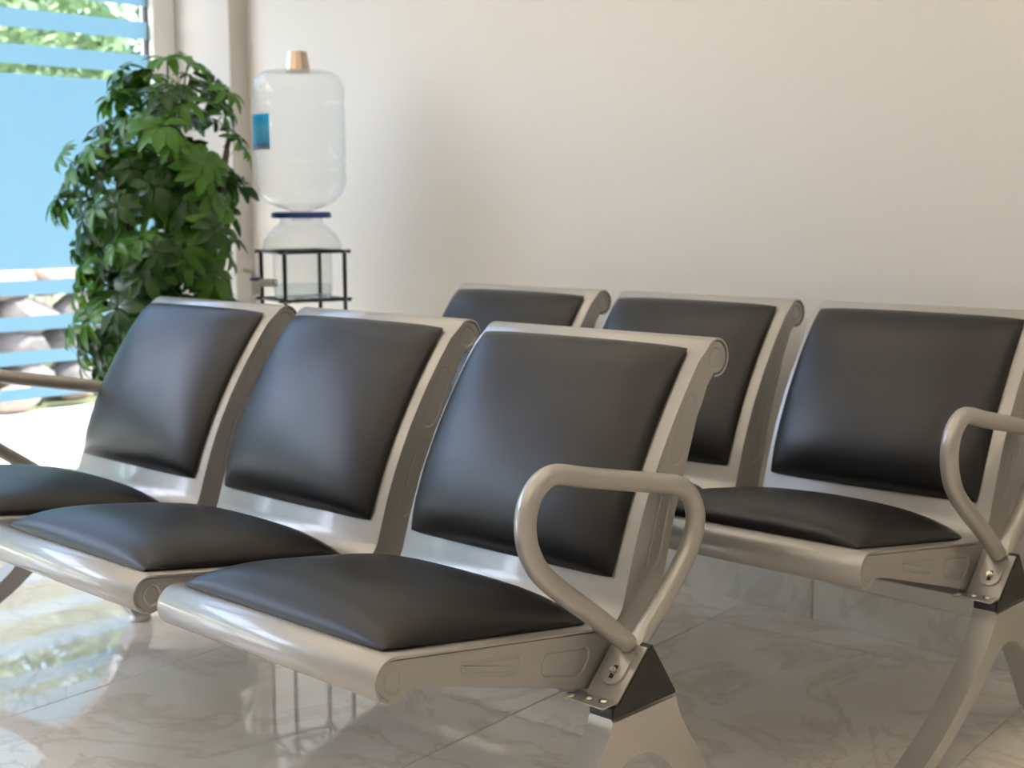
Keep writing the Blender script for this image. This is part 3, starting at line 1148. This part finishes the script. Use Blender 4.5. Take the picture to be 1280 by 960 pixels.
# stray shoots that break the outline: left side and top
for (sx, sy, sz) in ((-0.66, 0.02, 0.985), (-0.46, -0.10, 0.90), (-0.40, 0.05, 1.22), (-0.12, 0.05, 1.475), (-0.02, 0.10, 1.46), (-0.40, 0, 0.70), (-0.42, -0.05, 0.60)):
    p = Vector((sx*0.8, sy-sx*0.15, sz))
    o = link('leaf', LEAVES[rp.randrange(5)], plant, p)
    o.rotation_euler = (rp.uniform(-.5, .5), rp.uniform(-.6, .2), rp.uniform(0, 6))
    bm = bmesh.new()
    add_tube(bm, [p*0.45+Vector((0, 0, sz*0.45)), p*0.8+Vector((0, 0, sz*0.19)), p], 0.003, 5)
    link('stem', mesh_from('stem', bm, M_LEAF_D), plant)

# ------------------------------------------------------------------ outside
tag(box_obj('patio_floor', (-5.25, X_WIN-0.14, -5.0, 7.0, -0.12, -0.01), M_PATIO), kind='structure')
tag(box_obj('garden_ground', (-16, -5.25, -8, 14, -0.14, -0.03), M_LAWN), kind='structure')

def rock_mesh(seed, m):
    r = random.Random(seed)
    bm = bmesh.new()
    bmesh.ops.create_icosphere(bm, subdivisions=2, radius=0.5)
    ax = [Vector((r.uniform(-1, 1), r.uniform(-1, 1), r.uniform(-1, 1))).normalized() for _ in range(7)]
    for v in bm.verts:
        for a in ax:
            d = v.co.dot(a)
            if d > 0.36:
                v.co -= a*(d-0.36)*0.85
    return mesh_from('stone', bm, m, True, 30)
ROCKS = [rock_mesh(k, M_STONE if k % 3 else M_STONE_P) for k in range(6)]
sw = tag(empty('stone_wall', (-5.65, 3.0, 0)), 'low rough stone garden wall at the far edge of the white patio', 'wall')
rs = random.Random(5)
for row in range(4):
    y = -1.9
    while y < 2.6:
        l = rs.uniform(0.26, 0.46)
        o = link('stone', ROCKS[rs.randrange(6)], sw, (-0.02*row-0.32*(y+1.2)*0.3+rs.uniform(-.04, .04), y+l/2, -0.03+0.11+row*0.185+rs.uniform(-.015, .015)))
        o.scale = (0.42, l*1.12, 0.25)
        o.rotation_euler = (0, 0, rs.uniform(-0.25, 0.25)+(3.14 if rs.random() < .5 else 0))
        y += l
# single rocks in front of it
for k, (x, y, s) in enumerate(((-5.28, 2.12, 0.22), (-5.42, 2.55, 0.16))):
    o = link('boulder', rock_mesh(40+k, M_STONE_P), None, (x, y, s*0.26))
    o.scale = (s, s*1.4, s*0.7)
    tag(o, ('larger pinkish boulder', 'smaller pinkish boulder')[k]+' lying on the patio edge before the stone wall', 'boulder')

def shrub(name, label, cat, loc, r, h, n, m, trunk_h, seed, lean=0.0, leaf=0.075, trunk_r=0.03):
    root = tag(empty(name, loc), label, cat, 'garden planting beyond the window')
    rr = random.Random(seed)
    bm = bmesh.new()
    for _ in range(n):
        a = rr.uniform(0, 2*PI)
        u = rr.uniform(-1, 1)
        q = rr.uniform(0.45, 1.0)**0.6
        s = math.sqrt(1-u*u)
        c = Vector((r*q*s*math.cos(a)+lean*0.6, r*q*s*math.sin(a), trunk_h+h/2+h/2*q*u))
        d = Vector((rr.uniform(-1, 1), rr.uniform(-1, 1), rr.uniform(-0.6, 0.6))).normalized()
        e_ = d.cross(Vector((rr.uniform(-1, 1), rr.uniform(-1, 1), rr.uniform(-1, 1)))).normalized()
        L_ = leaf*rr.uniform(0.7, 1.4)
        v = [bm.verts.new(c), bm.verts.new(c+d*L_*0.5+e_*L_*0.3), bm.verts.new(c+d*L_), bm.verts.new(c+d*L_*0.5-e_*L_*0.3)]
        bm.faces.new(v)
    tag(link('foliage', mesh_from('foliage', bm, m, False), root), kind='stuff')
    bm = bmesh.new()
    add_tube(bm, catmull([(0, 0, -0.05), (lean*0.2, 0.03, trunk_h*0.5), (lean*0.6, 0, trunk_h+h*0.45)], 5), lambda i: trunk_r*(1-0.04*i), 9)
    link('trunk', mesh_from('trunk', bm, M_BARK), root)
shrub('tree', 'bright green tree with pale trunk beyond the stone wall', 'tree', (-7.2, 3.1, 0), 0.80, 1.7, 2600, M_BUSH, 1.0, 1, 0.25, 0.10, 0.05)
shrub('tree', 'tree with leaning pinkish trunk and dark crown beyond the stone wall', 'tree', (-8.9, 4.2, 0), 0.80, 1.9, 2200, M_BUSH_D, 1.15, 2, -0.3, 0.10, 0.055)
shrub('tree', 'light green tree farthest along the garden beyond the column', 'tree', (-7.4, 5.0, 0), 0.80, 1.8, 2600, M_BUSH, 0.95, 3, 0.2, 0.10, 0.05)
shrub('tree', 'dark green tree on the side of the garden near the street', 'tree', (-7.3, 1.25, 0), 0.75, 1.7, 2200, M_BUSH_D, 1.0, 4, 0.1, 0.10, 0.05)
shrub('shrub', 'low bright green shrub just behind the stone wall', 'shrub', (-6.55, 2.35, 0), 0.36, 0.75, 1200, M_BUSH, 0.35, 5, 0.05, 0.07, 0.02)
shrub('shrub', 'low dark shrub behind the stone wall past the bright green one', 'shrub', (-7.0, 4.05, 0), 0.36, 0.8, 1200, M_BUSH_D, 0.35, 6, 0.05, 0.07, 0.02)
hedge_root = tag(empty('hedge', (-10.5, 4.0, 0)), 'long dark green hedge closing the far end of the garden', 'hedge', 'garden planting beyond the window')
rr = random.Random(9)
bm = bmesh.new()
for _ in range(9000):
    c = Vector((rr.uniform(-0.5, 0.5), rr.uniform(-7, 7), rr.uniform(0, 1)**0.8*2.9+rr.uniform(-.15, .25)))
    d = Vector((rr.uniform(-1, 1), rr.uniform(-1, 1), rr.uniform(-0.6, 0.6))).normalized()
    e_ = d.cross(Vector((rr.uniform(-1, 1), rr.uniform(-1, 1), rr.uniform(-1, 1)))).normalized()
    L_ = 0.22*rr.uniform(0.7, 1.4)
    v = [bm.verts.new(c), bm.verts.new(c+d*L_*0.5+e_*L_*0.3), bm.verts.new(c+d*L_), bm.verts.new(c+d*L_*0.5-e_*L_*0.3)]
    bm.faces.new(v)
tag(link('foliage', mesh_from('foliage', bm, M_BUSH, False), hedge_root), kind='stuff')
